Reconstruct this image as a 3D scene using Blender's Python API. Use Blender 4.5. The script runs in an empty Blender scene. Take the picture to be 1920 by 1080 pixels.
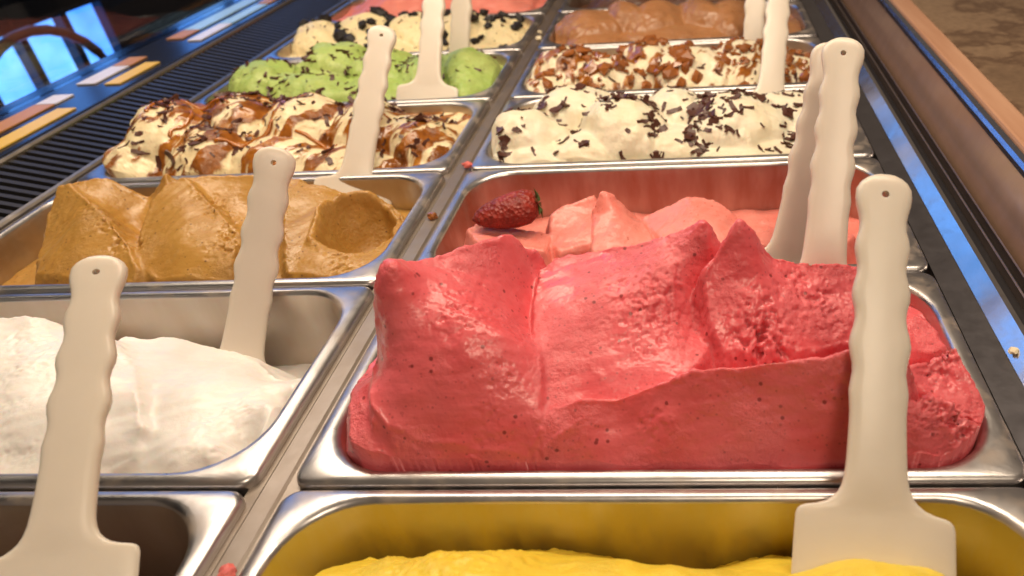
import bpy, bmesh, math, random
import numpy as np
from mathutils import Vector, Matrix

scene = bpy.context.scene
COL = scene.collection

# ------------------------------------------------------------------ camera
cam_data = bpy.data.cameras.new("camera")
cam = bpy.data.objects.new("camera", cam_data)
COL.objects.link(cam)
scene.camera = cam
RX, UP, BK = (0.99712, 0.04472, -0.06127), (0.02644, 0.55222, 0.83328), (0.0711, -0.8325, 0.54945)
cam.matrix_world = Matrix(((RX[0], UP[0], BK[0], 0.2169), (RX[1], UP[1], BK[1], -0.2182), (RX[2], UP[2], BK[2], 0.2669), (0, 0, 0, 1)))
cam_data.sensor_width = 36.0
cam_data.lens = 1363.56 / 1920 * 36.0
cam_data.shift_x = (960 - 1224.2) / 1920
cam_data.shift_y = (484.1 - 540) / 1920
cam_data.clip_start = 0.01
cam_data.clip_end = 60
cam_data.dof.use_dof = True
cam_data.dof.focus_distance = 0.42
cam_data.dof.aperture_fstop = 9.0

# ------------------------------------------------------------------ room light
world = bpy.data.worlds.new("World")
scene.world = world
world.use_nodes = True
bg = world.node_tree.nodes["Background"]
bg.inputs[0].default_value = (1.0, 0.75, 0.55, 1)
bg.inputs[1].default_value = 0.16

def area_lamp(name, loc, target, sx, sy, power, color):
    l = bpy.data.lights.new(name, 'AREA')
    l.shape = 'RECTANGLE'; l.size = sx; l.size_y = sy; l.energy = power; l.color = color
    o = bpy.data.objects.new(name, l); COL.objects.link(o)
    o.location = loc
    o.rotation_euler = (Vector(target) - Vector(loc)).to_track_quat('-Z', 'Y').to_euler()
    return o
area_lamp("case_lamp", (0.02, 0.42, 0.80), (0.08, 0.40, 0), 0.20, 1.3, 11.5, (1.0, 0.81, 0.60))
area_lamp("front_fill_lamp", (0.55, -0.9, 1.5), (0.1, 0.2, 0), 0.4, 0.4, 9.0, (1.0, 0.80, 0.58))  # added fill from behind the camera, brightens the front faces

scene.view_settings.view_transform = 'Standard'
scene.view_settings.look = 'None'
scene.view_settings.exposure = 0.0
scene.view_settings.gamma = 1.0

# ------------------------------------------------------------------ helpers
def tag(o, label, cat, group=None):
    o["label"] = label; o["category"] = cat
    if group: o["group"] = group
    return o

def link(o, parent=None):
    COL.objects.link(o)
    if parent is not None: o.parent = parent
    return o

def mesh_obj(name, verts, faces, mat, parent=None, smooth=True, angle=None):
    me = bpy.data.meshes.new(name)
    me.from_pydata([tuple(map(float, v)) for v in verts], [], [tuple(map(int, f)) for f in faces])
    me.update()
    if smooth: me.polygons.foreach_set('use_smooth', [True] * len(me.polygons))
    if mat: me.materials.append(mat)
    o = link(bpy.data.objects.new(name, me), parent)
    if smooth and angle: me.set_sharp_from_angle(angle=math.radians(angle))
    return o

def box(name, lo, hi, mat, parent=None, bevel=0.0):
    bm = bmesh.new()
    bmesh.ops.create_cube(bm, size=1.0)
    for v in bm.verts:
        v.co = Vector([lo[i] + (v.co[i] + .5) * (hi[i] - lo[i]) for i in range(3)])
    if bevel:
        bmesh.ops.bevel(bm, geom=bm.edges[:], offset=bevel, segments=2, affect='EDGES', profile=.5)
    me = bpy.data.meshes.new(name); bm.to_mesh(me); bm.free()
    if mat: me.materials.append(mat)
    return link(bpy.data.objects.new(name, me), parent)

def prism(name, profile, y0, y1, mat, parent=None, smooth=False):
    """closed (x,z) profile extruded along y"""
    n = len(profile)
    v = [(x, y0, z) for x, z in profile] + [(x, y1, z) for x, z in profile]
    f = [(i, (i + 1) % n, n + (i + 1) % n, n + i) for i in range(n)] + [tuple(range(n))[::-1], tuple(range(n, 2 * n))]
    bm = bmesh.new()
    vs = [bm.verts.new(q) for q in v]
    for q in f: bm.faces.new([vs[i] for i in q])
    bmesh.ops.recalc_face_normals(bm, faces=bm.faces)
    me = bpy.data.meshes.new(name); bm.to_mesh(me); bm.free()
    me.materials.append(mat)
    o = link(bpy.data.objects.new(name, me), parent)
    if smooth:
        me.polygons.foreach_set('use_smooth', [True] * len(me.polygons)); me.set_sharp_from_angle(angle=math.radians(40))
    return o

# ------------------------------------------------------------------ numpy noise
_rs = np.random.RandomState(11)
_perm = np.concatenate([_rs.permutation(512)] * 2)
_g = _rs.normal(size=(512, 3)); _g /= np.linalg.norm(_g, axis=1)[:, None]
def perlin(p):
    i = np.floor(p).astype(int); f = p - i; i &= 511
    u = f * f * f * (f * (f * 6 - 15) + 10)
    out = 0
    for dx in (0, 1):
        for dy in (0, 1):
            for dz in (0, 1):
                h = _perm[(_perm[(_perm[(i[:, 0] + dx) & 511] + i[:, 1] + dy) & 511] + i[:, 2] + dz) & 511]
                d = np.einsum('ij,ij->i', _g[h], f - np.array([dx, dy, dz]))
                w = (u[:, 0] if dx else 1 - u[:, 0]) * (u[:, 1] if dy else 1 - u[:, 1]) * (u[:, 2] if dz else 1 - u[:, 2])
                out = out + w * d
    return out
def fbm(p, oct=4, gain=.5):
    a, s, t = 1., 1., 0.
    for k in range(oct):
        t = t + a * perlin(p * s + 17.3 * k); a *= gain; s *= 2.03
    return t

# ------------------------------------------------------------------ materials
def new_mat(name):
    m = bpy.data.materials.new(name); m.use_nodes = True
    nt = m.node_tree
    b = nt.nodes["Principled BSDF"]
    return m, nt, b

def N(nt, typ, **kw):
    n = nt.nodes.new(typ)
    for k, v in kw.items():
        if k.startswith('_'): setattr(n, k[1:], v)
        else: n.inputs[k.replace('__', ' ')].default_value = v
    return n

def ramp(nt, fac, stops):
    r = nt.nodes.new('ShaderNodeValToRGB')
    el = r.color_ramp.elements
    while len(el) < len(stops): el.new(0.5)
    for e, (p, c) in zip(el, stops):
        e.position = p; e.color = c if len(c) == 4 else (*c, 1)
    nt.links.new(fac, r.inputs[0])
    return r.outputs[0]

def coords(nt, scale=(1, 1, 1)):
    tc = nt.nodes.new('ShaderNodeTexCoord'); mp = nt.nodes.new('ShaderNodeMapping')
    mp.inputs['Scale'].default_value = scale
    nt.links.new(tc.outputs['Object'], mp.inputs[0])
    return mp.outputs[0]

def noise(nt, vec, scale, detail=4, rough=.55):
    n = N(nt, 'ShaderNodeTexNoise', Scale=scale, Detail=detail, Roughness=rough)
    nt.links.new(vec, n.inputs['Vector'])
    return n.outputs['Fac']

def mixc(nt, fac, a, b, typ='MIX'):
    m = nt.nodes.new('ShaderNodeMix'); m.data_type = 'RGBA'; m.blend_type = typ
    for s, v in ((m.inputs[0], fac), (m.inputs[6], a), (m.inputs[7], b)):
        if hasattr(v, 'links') or isinstance(v, bpy.types.NodeSocket): nt.links.new(v, s)
        elif isinstance(v, (int, float)): s.default_value = v
        else: s.default_value = (*v, 1) if len(v) == 3 else v
    return m.outputs[2]

def bump(nt, height, strength, dist, prev=None):
    b = N(nt, 'ShaderNodeBump', Strength=strength, Distance=dist)
    nt.links.new(height, b.inputs['Height'])
    if prev is not None: nt.links.new(prev, b.inputs['Normal'])
    return b.outputs[0]

def gelato_mat(name, col, col2, rough=.42, specks=None, speck_scale=230, speck_cut=.10, grain=.25, sss=.22, spec_noise=1.0, streak_rot=0.5, sauce=False):
    m, nt, b = new_mat(name)
    v = coords(nt)
    c = mixc(nt, ramp(nt, noise(nt, v, 22, 5), [(.3, (0, 0, 0)), (.7, (1, 1, 1))]), col, col2)
    mp = nt.nodes.new('ShaderNodeMapping'); mp.inputs['Rotation'].default_value = (0, .25, streak_rot); mp.inputs['Scale'].default_value = (40, 260, 200)
    nt.links.new(v, mp.inputs[0])
    st = noise(nt, mp.outputs[0], 1.0, 3)
    c = mixc(nt, ramp(nt, st, [(.35, (0, 0, 0)), (.75, (.22, .22, .22))]), c, tuple(min(1, q * 1.25 + .05) for q in col))
    if sauce:
        at = nt.nodes.new('ShaderNodeAttribute'); at.attribute_name = 'sauce'
        sc_ = ramp(nt, noise(nt, v, 55, 4), [(.3, (.13, .035, .006)), (.55, (.34, .115, .014)), (.75, (.52, .23, .035))])
        c = mixc(nt, at.outputs['Fac'], c, sc_)
    if specks:
        vo = N(nt, 'ShaderNodeTexVoronoi', Scale=speck_scale, Randomness=1.0)
        nt.links.new(v, vo.inputs['Vector'])
        sel = nt.nodes.new('ShaderNodeSeparateColor'); nt.links.new(vo.outputs['Color'], sel.inputs[0])
        gate = ramp(nt, sel.outputs[0], [(.78, (0, 0, 0)), (.84, (1, 1, 1))])
        dot = ramp(nt, vo.outputs['Distance'], [(speck_cut, (1, 1, 1)), (speck_cut + .10, (0, 0, 0))])
        f = mixc(nt, 1.0, gate, dot, 'MULTIPLY')
        c = mixc(nt, mixc(nt, 1.0, f, (.8, .8, .8), 'MULTIPLY'), c, specks)
        v2 = N(nt, 'ShaderNodeTexVoronoi', Scale=speck_scale * 2.3, Randomness=1.0); nt.links.new(v, v2.inputs['Vector'])
        s2 = nt.nodes.new('ShaderNodeSeparateColor'); nt.links.new(v2.outputs['Color'], s2.inputs[0])
        f2 = mixc(nt, 1.0, ramp(nt, s2.outputs[1], [(.70, (0, 0, 0)), (.95, (.45, .45, .45))]), ramp(nt, v2.outputs['Distance'], [(.12, (1, 1, 1)), (.38, (0, 0, 0))]), 'MULTIPLY')
        c = mixc(nt, f2, c, specks)
    nt.links.new(c, b.inputs['Base Color'])
    rr = N(nt, 'ShaderNodeMapRange'); rr.inputs['To Min'].default_value = rough - .12 * spec_noise; rr.inputs['To Max'].default_value = rough + .2 * spec_noise
    nt.links.new(noise(nt, v, 60, 4), rr.inputs[0])
    if sauce:
        rm = N(nt, 'ShaderNodeMix'); nt.links.new(at.outputs['Fac'], rm.inputs[0]); nt.links.new(rr.outputs[0], rm.inputs[2]); rm.inputs[3].default_value = .12
        nt.links.new(rm.outputs[0], b.inputs['Roughness'])
    else:
        nt.links.new(rr.outputs[0], b.inputs['Roughness'])
    b.inputs['Specular IOR Level'].default_value = .62
    b.inputs['Subsurface Weight'].default_value = sss
    b.inputs['Subsurface Radius'].default_value = (1.0, .5, .35)
    b.inputs['Subsurface Scale'].default_value = 0.004
    pm = ramp(nt, noise(nt, v, 30, 4), [(.46, (0, 0, 0)), (.64, (1, 1, 1))])
    hh = mixc(nt, 1.0, noise(nt, v, 330, 5, .7), pm, 'MULTIPLY')
    n1 = bump(nt, st, grain * .6, .0012)
    n2 = bump(nt, hh, min(1, grain * 2.2), .0022, n1)
    n3 = bump(nt, noise(nt, v, 90, 3, .6), grain * .6, .004, n2)
    nt.links.new(n3, b.inputs['Normal'])
    return m

def steel(name, base=(.60, .56, .53), rough=.24, film=None, film_amt=.5, aniso=(400, 18, 18), cut=(.32, .62, .15)):
    m, nt, b = new_mat(name)
    v = coords(nt)
    b.inputs['Metallic'].default_value = 1.0
    n = noise(nt, v, 38, 5, .65)
    nt.links.new(mixc(nt, n, tuple(q * .86 for q in base), base), b.inputs['Base Color'])
    rr = N(nt, 'ShaderNodeMapRange'); rr.inputs['To Min'].default_value = rough - .07; rr.inputs['To Max'].default_value = rough + .16
    nt.links.new(noise(nt, v, 75, 6, .7), rr.inputs[0]); nt.links.new(rr.outputs[0], b.inputs['Roughness'])
    br = coords(nt, aniso)
    n1 = bump(nt, noise(nt, br, 1.0, 3), .06, .0006)
    nt.links.new(bump(nt, noise(nt, v, 30, 2), .10, .004, n1), b.inputs['Normal'])
    if film:
        d = N(nt, 'ShaderNodeBsdfPrincipled', Roughness=.5); d.inputs['Base Color'].default_value = (*film, 1)
        mx = nt.nodes.new('ShaderNodeMixShader')
        fv = coords(nt, (55, 55, 14))
        nt.links.new(ramp(nt, noise(nt, fv, 1.0, 5), [(cut[0], (film_amt * cut[2],) * 3), (cut[1], (film_amt,) * 3)]), mx.inputs[0])
        nt.links.new(b.outputs[0], mx.inputs[1]); nt.links.new(d.outputs[0], mx.inputs[2])
        nt.links.new(mx.outputs[0], nt.nodes['Material Output'].inputs[0])
    return m

def simple(name, col, rough=.5, metal=0., var=.15, scale=60, bumpd=0., sss=0., coat=0., emit=None):
    m, nt, b = new_mat(name)
    v = coords(nt)
    nt.links.new(mixc(nt, noise(nt, v, scale, 4), tuple(q * (1 - var) for q in col), tuple(min(1, q * (1 + var)) for q in col)), b.inputs['Base Color'])
    b.inputs['Roughness'].default_value = rough; b.inputs['Metallic'].default_value = metal
    b.inputs['Coat Weight'].default_value = coat
    if sss:
        b.inputs['Subsurface Weight'].default_value = sss; b.inputs['Subsurface Scale'].default_value = .006; b.inputs['Subsurface Radius'].default_value = (1, .8, .6)
    if bumpd: nt.links.new(bump(nt, noise(nt, v, scale * 4, 4), .5, bumpd), b.inputs['Normal'])
    if emit:
        b.inputs['Emission Color'].default_value = (*emit[0], 1); b.inputs['Emission Strength'].default_value = emit[1]
    return m

M = {}
M['rim'] = steel('rim_steel', (.57, .55, .55), .27, (.50, .41, .33), .55, cut=(.52, .74, .0))
M['basin'] = steel('basin_steel', (.58, .53, .48), .34, (.40, .27, .17), .35)
M['rail'] = steel('rail_steel', (.62, .60, .60), .17, aniso=(18, 400, 18))
M['frame'] = steel('frame_steel', (.50, .45, .40), .30, aniso=(18, 18, 400))
M['dark_frame'] = simple('dark_frame', (.05, .045, .045), .35, .6)
M['black'] = simple('black_plastic', (.012, .010, .010), .45)
M['plastic'] = simple('spatula_plastic', (.69, .625, .545), .32, var=.07, scale=25, bumpd=.0002, sss=.5)
M['hole'] = simple('hole_dark', (.1, .06, .03), .6)
M['chocolate'] = simple('chocolate', (.075, .022, .012), .42, var=.4, scale=200)
M['cookie'] = simple('cookie_black', (.012, .008, .008), .6, var=.5, scale=200, bumpd=.001)
M['caramel'] = simple('caramel_sauce', (.40, .13, .012), .12, var=.35, scale=40, sss=.3, coat=.6)
M['nut'] = simple('caramelised_nut', (.30, .095, .02), .25, var=.5, scale=120, coat=.5)

# ------------------------------------------------------------------ control points of the sculpted gelato surfaces (metres)
CTRL = {
'raspberry': dict(base=-0.01, sheets=[[(0.0493,0.0225,0.0189),(0.0494,0.0115,0.0126),(0.0519,0.031,0.0245),(0.0528,0.039,0.0292),(0.0587,0.0102,0.0096),(0.0724,0.0096,0.002),(0.1082,0.0094,-0.0004),(0.0554,0.019,0.0188),(0.0634,0.0135,0.0124),(0.0834,0.0108,0.0057),(0.1337,0.0094,-0.0013),(0.034,0.06,0.012),(0.034,0.085,0.008)],
  [(0.0684,0.052,0.0743),(0.0719,0.06,0.0848),(0.0742,0.066,0.0782),(0.0844,0.085,0.0721),(0.0995,0.1,0.0695),(0.1135,0.112,0.0662),(0.1218,0.12,0.0537),(0.0586,0.052,0.0635),(0.0565,0.05,0.0453),(0.0529,0.045,0.0325),(0.0806,0.06,0.0697),(0.1014,0.053,0.06),(0.1216,0.047,0.049),(0.1326,0.047,0.0366),(0.0935,0.076,0.0643),(0.1052,0.092,0.0596),(0.1117,0.079,0.0482),(0.1173,0.104,0.044),(0.121,0.084,0.0336),(0.1227,0.118,0.0413),(0.1239,0.1,0.0322),(0.1279,0.074,0.0271),(0.0804,0.04,0.0532),(0.1038,0.036,0.0495),(0.1249,0.031,0.0336),(0.0778,0.025,0.0334),(0.1005,0.0225,0.0286),(0.1224,0.02,0.0204),(0.1374,0.03,0.0275),(0.1379,0.019,0.0177),(0.0577,0.026,0.0311),(0.0602,0.0205,0.0261),(0.0681,0.0165,0.0192),(0.0835,0.0138,0.0104),(0.1088,0.0124,0.0065),(0.1303,0.012,0.0046)],
  [(0.1264,0.11,0.0449),(0.1271,0.094,0.042),(0.1289,0.074,0.0378),(0.1315,0.057,0.0342),(0.1353,0.116,0.0488),(0.1516,0.118,0.0498),(0.1821,0.112,0.0554),(0.2055,0.108,0.064),(0.2196,0.105,0.0673),(0.2266,0.11,0.0566),(0.142,0.099,0.0467),(0.1524,0.085,0.0461),(0.1647,0.069,0.0408),(0.1835,0.078,0.047),(0.1997,0.09,0.0513),(0.2108,0.098,0.0522),(0.2205,0.101,0.043),(0.2145,0.093,0.0349),(0.2101,0.078,0.029),(0.1528,0.048,0.0312),(0.1738,0.0455,0.0295),(0.1943,0.057,0.0328),(0.2153,0.059,0.0271),(0.1345,0.044,0.0282),(0.1437,0.032,0.0237),(0.1423,0.021,0.019),(0.1591,0.031,0.0227),(0.1844,0.035,0.0236),(0.2047,0.042,0.0252),(0.1396,0.0145,0.01)],
  [(0.2252,0.093,0.0624),(0.2345,0.1,0.0788),(0.2413,0.101,0.0716),(0.2499,0.102,0.055),(0.2673,0.106,0.0478),(0.2849,0.109,0.0438),(0.2999,0.112,0.0399),(0.2169,0.089,0.0565),(0.2177,0.081,0.0471),(0.2189,0.071,0.0378),(0.226,0.061,0.0286),(0.2352,0.086,0.0531),(0.2428,0.078,0.0453),(0.237,0.069,0.0355),(0.2565,0.08,0.04),(0.2585,0.07,0.0307),(0.2445,0.062,0.0273),(0.2768,0.089,0.0361),(0.281,0.077,0.028),(0.2922,0.08,0.0288),(0.2661,0.065,0.0243),(0.2882,0.07,0.023),(0.3072,0.085,0.0244),(0.3185,0.1,0.0268)],
  [(0.1429,0.026,0.0202),(0.1722,0.0265,0.0217),(0.1953,0.03,0.0326),(0.2078,0.031,0.0387),(0.2201,0.032,0.0404),(0.2346,0.031,0.0398),(0.2441,0.031,0.0425),(0.2583,0.03,0.0431),(0.2812,0.03,0.0507),(0.3014,0.03,0.0548),(0.1394,0.0165,0.0114),(0.16,0.0165,0.0147),(0.1974,0.0195,0.0198),(0.2341,0.0205,0.0216),(0.2699,0.0205,0.0245),(0.3003,0.0195,0.025),(0.1341,0.0105,0.0026),(0.1491,0.0105,0.001),(0.1841,0.0105,-0.0008),(0.2214,0.0105,-0.0019),(0.2582,0.0105,-0.003),(0.3039,0.0105,-0.0026),(0.1976,0.026,0.0269),(0.2344,0.027,0.0303),(0.27,0.0265,0.0367)],
  [(0.3083,0.045,0.0272),(0.3245,0.048,0.0234),(0.3353,0.055,0.0305),(0.3402,0.046,0.0222),(0.3454,0.034,0.0131),(0.3459,0.024,0.0095),(0.3345,0.036,0.0164),(0.3396,0.026,0.0109),(0.3284,0.042,0.0194)],
  [(0.3285,0.021,0.0112),(0.3338,0.024,0.0131),(0.3394,0.022,0.0117),(0.3395,0.017,0.0084),(0.3304,0.017,0.0068),(0.323,0.02,0.014)],
  [(0.3097,0.015,0.0161),(0.3222,0.0205,0.0203),(0.315,0.027,0.0256),(0.3058,0.023,0.0247),(0.3366,0.0135,0.0053),(0.3198,0.0115,0.0043),(0.3055,0.0112,0.0048),(0.3463,0.018,0.0055)],
  [(0.3181,0.085,0.0241),(0.3269,0.088,0.0251),(0.3335,0.08,0.0207),(0.3364,0.07,0.0184),(0.3256,0.068,0.0168),(0.3172,0.068,0.0205)]], domes=[], carve=[]),
'strawberry': dict(base=-0.042, sheets=[[(0.043,0.235,-0.0032),(0.0497,0.245,-0.0016),(0.0709,0.238,-0.0051),(0.0859,0.232,-0.0066),(0.057,0.215,-0.0018),(0.0807,0.212,-0.0029),(0.1035,0.21,-0.0069),(0.1037,0.232,-0.0072)],
  [(0.1045,0.225,-0.0097),(0.1042,0.248,0.0007),(0.1134,0.256,0.0036),(0.1343,0.262,0.0082),(0.1383,0.252,-0.0019),(0.1311,0.238,-0.0026),(0.1152,0.236,-0.0054),(0.1374,0.22,-0.0076),(0.1145,0.212,-0.0085)],
  [(0.1372,0.246,0.0039),(0.1427,0.252,0.0174),(0.1505,0.254,0.0102),(0.161,0.258,-0.0038),(0.1686,0.258,-0.0111),(0.1404,0.224,-0.0035),(0.156,0.228,0.0025),(0.1714,0.218,-0.0052),(0.1533,0.208,-0.005),(0.1392,0.208,-0.0067),(0.1833,0.205,-0.0062)],
  [(0.1703,0.262,-0.0126),(0.189,0.264,-0.005),(0.2055,0.264,0.0022),(0.2253,0.258,0.0007),(0.2369,0.25,-0.0033),(0.2448,0.238,-0.0088),(0.1816,0.24,-0.0101),(0.2017,0.236,0.0006),(0.2246,0.23,0.0012),(0.1906,0.212,-0.0043),(0.2167,0.21,-0.0039),(0.239,0.215,-0.0078)],
  [(0.2473,0.228,-0.0141),(0.2559,0.24,-0.0163),(0.2724,0.25,-0.017),(0.2893,0.26,-0.0165),(0.3086,0.255,-0.0189),(0.2783,0.232,-0.0176),(0.3018,0.235,-0.0203),(0.3255,0.24,-0.0196),(0.3053,0.21,-0.0179)]], domes=[], carve=[]),
'coffee': dict(base=-0.03, sheets=[[(-0.2811,0.262,0.0311),(-0.2723,0.262,0.0326),(-0.2354,0.236,0.0252),(-0.1988,0.206,0.0146),(-0.1785,0.184,0.0058),(-0.2841,0.246,0.0166),(-0.276,0.222,0.0071),(-0.2589,0.19,-0.0004),(-0.2384,0.22,0.021),(-0.2211,0.194,0.0095),(-0.2197,0.18,-0.0001),(-0.1795,0.178,-0.0013)],
  [(-0.2785,0.268,0.0297),(-0.2531,0.276,0.0298),(-0.2081,0.282,0.0297),(-0.2451,0.25,0.0176),(-0.2115,0.221,0.0056),(-0.188,0.197,-0.005),(-0.2294,0.28,0.0099),(-0.223,0.25,-0.0072)],
  [(-0.1798,0.264,0.0336),(-0.191,0.256,0.0309),(-0.1953,0.242,0.025),(-0.1935,0.224,0.017),(-0.1882,0.206,0.0097),(-0.1802,0.19,0.0041),(-0.1605,0.179,-0.0012),(-0.1449,0.236,0.022),(-0.1162,0.212,0.0126),(-0.1129,0.184,0.0038),(-0.1588,0.226,0.0237),(-0.1502,0.198,0.0136),(-0.148,0.18,0.0022),(-0.1102,0.177,-0.004)],
  [(-0.1864,0.272,0.0297),(-0.1588,0.279,0.027),(-0.1292,0.281,0.0267),(-0.1519,0.25,0.0143),(-0.123,0.225,0.0048),(-0.1272,0.254,0.0064),(-0.0969,0.226,-0.0013),(-0.081,0.186,-0.0085),(-0.1121,0.195,-0.0037),(-0.0994,0.279,0.0219),(-0.1093,0.181,-0.0059)],
  [(-0.111,0.276,0.022),(-0.0817,0.274,0.0163),(-0.0657,0.274,0.0091),(-0.0471,0.276,0.0044),(-0.0326,0.272,-0.0035),(-0.0171,0.262,-0.0118),(-0.0821,0.243,0.0111),(-0.0799,0.213,0.0063),(-0.0708,0.184,-0.002),(-0.0568,0.228,0.0053),(-0.0641,0.243,0.0105),(-0.0422,0.209,0.0008),(-0.0263,0.19,-0.0007),(-0.0516,0.196,0.0028),(-0.0315,0.179,-0.0051),(-0.0038,0.186,-0.0045),(-0.0057,0.232,-0.0105),(-0.0016,0.205,-0.007)]], domes=[], carve=[(-0.0375,0.238,0.029,0.043,-0.04,0.062)]),
'white': dict(base=-0.06, sheets=[[(-0.2028,0.105,0.0194),(-0.1867,0.108,0.019),(-0.1735,0.112,0.008),(-0.1391,0.1,0.008),(-0.1661,0.075,0.014),(-0.1503,0.04,0.0076),(-0.1268,0.048,0.007),(-0.1147,0.068,0.0113),(-0.0941,0.054,0.0084),(-0.076,0.035,0.0038),(-0.0747,0.022,-0.0056),(-0.1021,0.02,-0.003),(-0.1309,0.02,-0.0027),(-0.1084,0.078,0.0061),(-0.33,0.05,0.005),(-0.33,0.1,0.01),(-0.25,0.06,0.022),(-0.25,0.1,0.03),(-0.25,0.02,-0.008),(-0.32,0.02,-0.012),(-0.31,0.009,-0.016),(-0.22,0.009,-0.014),(-0.15,0.009,-0.012),(-0.1,0.009,-0.013)],
  [(-0.1405,0.112,0.0013),(-0.1198,0.114,-0.0034),(-0.1025,0.116,-0.0085),(-0.0831,0.118,-0.0181),(-0.0517,0.1,-0.015),(-0.0404,0.095,-0.0184),(-0.018,0.085,-0.0129),(-0.1067,0.08,0.0042),(-0.0934,0.061,0.0016),(-0.0751,0.0385,0.0001),(-0.0692,0.056,0.006),(-0.043,0.044,0.0018),(-0.0251,0.05,0.0033),(-0.0602,0.082,-0.0026),(-0.0373,0.074,-0.0038),(-0.0138,0.054,-0.0009),(-0.0304,0.0205,-0.0004),(-0.0128,0.03,0.0005),(-0.0492,0.018,-0.002),(-0.0119,0.066,-0.0047),(-0.02,0.03,-0.02),(-0.012,0.06,-0.026),(-0.11,0.009,-0.013),(-0.06,0.009,-0.014),(-0.03,0.014,-0.016)]], domes=[], carve=[]),
'mango': dict(base=-0.05, sheets=[[(0.0492,-0.04,-0.0077),(0.0681,-0.038,-0.0049),(0.0822,-0.036,-0.0018),(0.1008,-0.035,-0.0002),(0.1238,-0.034,0.0006),(0.1376,-0.035,0.0007),(0.1449,-0.038,-0.0026),(0.1648,-0.039,-0.0028),(0.1825,-0.038,-0.002),(0.2002,-0.039,-0.0026),(0.2175,-0.041,-0.0038),(0.251,-0.046,0.003),(0.2625,-0.048,0.0099),(0.2782,-0.048,0.0141),(0.2905,-0.048,0.0108),(0.3042,-0.046,0.0023),(0.0955,-0.052,0.0111),(0.1277,-0.055,0.0176),(0.035,-0.03,-0.03),(0.1,-0.017,-0.05),(0.2,-0.017,-0.05),(0.3,-0.017,-0.05),(0.345,-0.03,-0.04),(0.345,-0.1,-0.02),(0.035,-0.1,-0.02),(0.08,-0.11,-0.005),(0.16,-0.12,0.005),(0.25,-0.12,0),(0.31,-0.12,-0.005),(0.16,-0.155,-0.02),(0.3,-0.155,-0.02),(0.04,-0.155,-0.02),(0.2,-0.08,0)]], domes=[], carve=[]),
'flakes': dict(base=-0.01, sheets=[], domes=[(0.062,0.385,-0.012,0.04,0.043,0.04,0.2),(0.098,0.442,-0.012,0.039,0.052,0.045,0.3),(0.075,0.358,-0.012,0.02,0.05,0.026,0),(0.152,0.395,-0.014,0.047,0.048,0.052,-0.3),(0.12,0.37,-0.012,0.024,0.04,0.035,0.6),(0.205,0.375,-0.012,0.022,0.045,0.034,0),(0.196,0.435,-0.012,0.036,0.036,0.045,0.3),(0.252,0.402,-0.014,0.042,0.06,0.055,0.1),(0.3,0.43,-0.012,0.026,0.05,0.045,0),(0.312,0.39,-0.012,0.016,0.035,0.045,0),(0.26,0.36,-0.012,0.014,0.07,0.024,0)], carve=[]),
'nuts': dict(base=-0.012, sheets=[], domes=[(0.075,0.58,-0.014,0.036,0.05,0.05,0),(0.12,0.555,-0.014,0.03,0.05,0.045,0.4),(0.165,0.595,-0.014,0.032,0.045,0.05,0),(0.21,0.565,-0.014,0.034,0.055,0.052,-0.2),(0.275,0.59,-0.014,0.03,0.055,0.048,0),(0.29,0.55,-0.014,0.022,0.05,0.04,0),(0.05,0.54,-0.014,0.018,0.03,0.04,0),(0.325,0.57,-0.014,0.012,0.03,0.05,0)], carve=[]),
'hazel': dict(base=-0.012, sheets=[], domes=[(0.08,0.745,-0.014,0.034,0.055,0.06,0.9),(0.125,0.755,-0.014,0.04,0.034,0.062,0.5),(0.165,0.745,-0.014,0.04,0.045,0.058,-0.5),(0.225,0.755,-0.014,0.038,0.04,0.06,0.7),(0.265,0.745,-0.014,0.036,0.045,0.055,-0.3),(0.19,0.71,-0.014,0.018,0.09,0.035,0),(0.09,0.7,-0.014,0.016,0.05,0.03,0),(0.31,0.74,-0.014,0.012,0.05,0.05,0)], carve=[]),
'caramel': dict(base=-0.008, sheets=[], domes=[(-0.285,0.415,-0.012,0.05,0.055,0.062,0.5),(-0.305,0.375,-0.012,0.03,0.035,0.045,0),(-0.225,0.43,-0.012,0.05,0.05,0.052,0.3),(-0.235,0.38,-0.012,0.036,0.045,0.044,-0.4),(-0.16,0.425,-0.012,0.046,0.052,0.056,0.4),(-0.165,0.372,-0.012,0.028,0.055,0.036,0),(-0.098,0.42,-0.012,0.04,0.045,0.06,0.5),(-0.055,0.405,-0.012,0.03,0.04,0.06,0.8),(-0.03,0.4,-0.012,0.016,0.025,0.05,0),(-0.1,0.365,-0.012,0.018,0.05,0.028,0)], carve=[]),
'mint': dict(base=-0.01, sheets=[], domes=[(-0.285,0.585,-0.012,0.034,0.045,0.05,0.3),(-0.245,0.56,-0.012,0.026,0.04,0.04,0),(-0.205,0.6,-0.012,0.046,0.05,0.052,-0.3),(-0.21,0.55,-0.012,0.028,0.06,0.04,0),(-0.145,0.595,-0.012,0.036,0.05,0.052,0.5),(-0.095,0.585,-0.012,0.03,0.045,0.055,0),(-0.046,0.585,-0.012,0.036,0.038,0.06,0.2),(-0.03,0.56,-0.012,0.022,0.028,0.05,0),(-0.14,0.545,-0.012,0.02,0.07,0.036,0)], carve=[]),
'cookie': dict(base=-0.01, sheets=[], domes=[(-0.29,0.745,-0.012,0.032,0.045,0.055,0),(-0.225,0.76,-0.012,0.038,0.055,0.052,0.3),(-0.16,0.755,-0.012,0.036,0.05,0.055,0),(-0.1,0.76,-0.012,0.034,0.05,0.05,0.4),(-0.045,0.755,-0.012,0.022,0.04,0.055,0),(-0.2,0.715,-0.012,0.02,0.06,0.035,0),(-0.08,0.71,-0.012,0.014,0.06,0.032,0)], carve=[]),
}


# ------------------------------------------------------------------ setting
PITCH = 0.165
Y_NEAR, Y_FAR = -0.20, 1.55

def structure(o): o["kind"] = "structure"; return o

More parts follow.
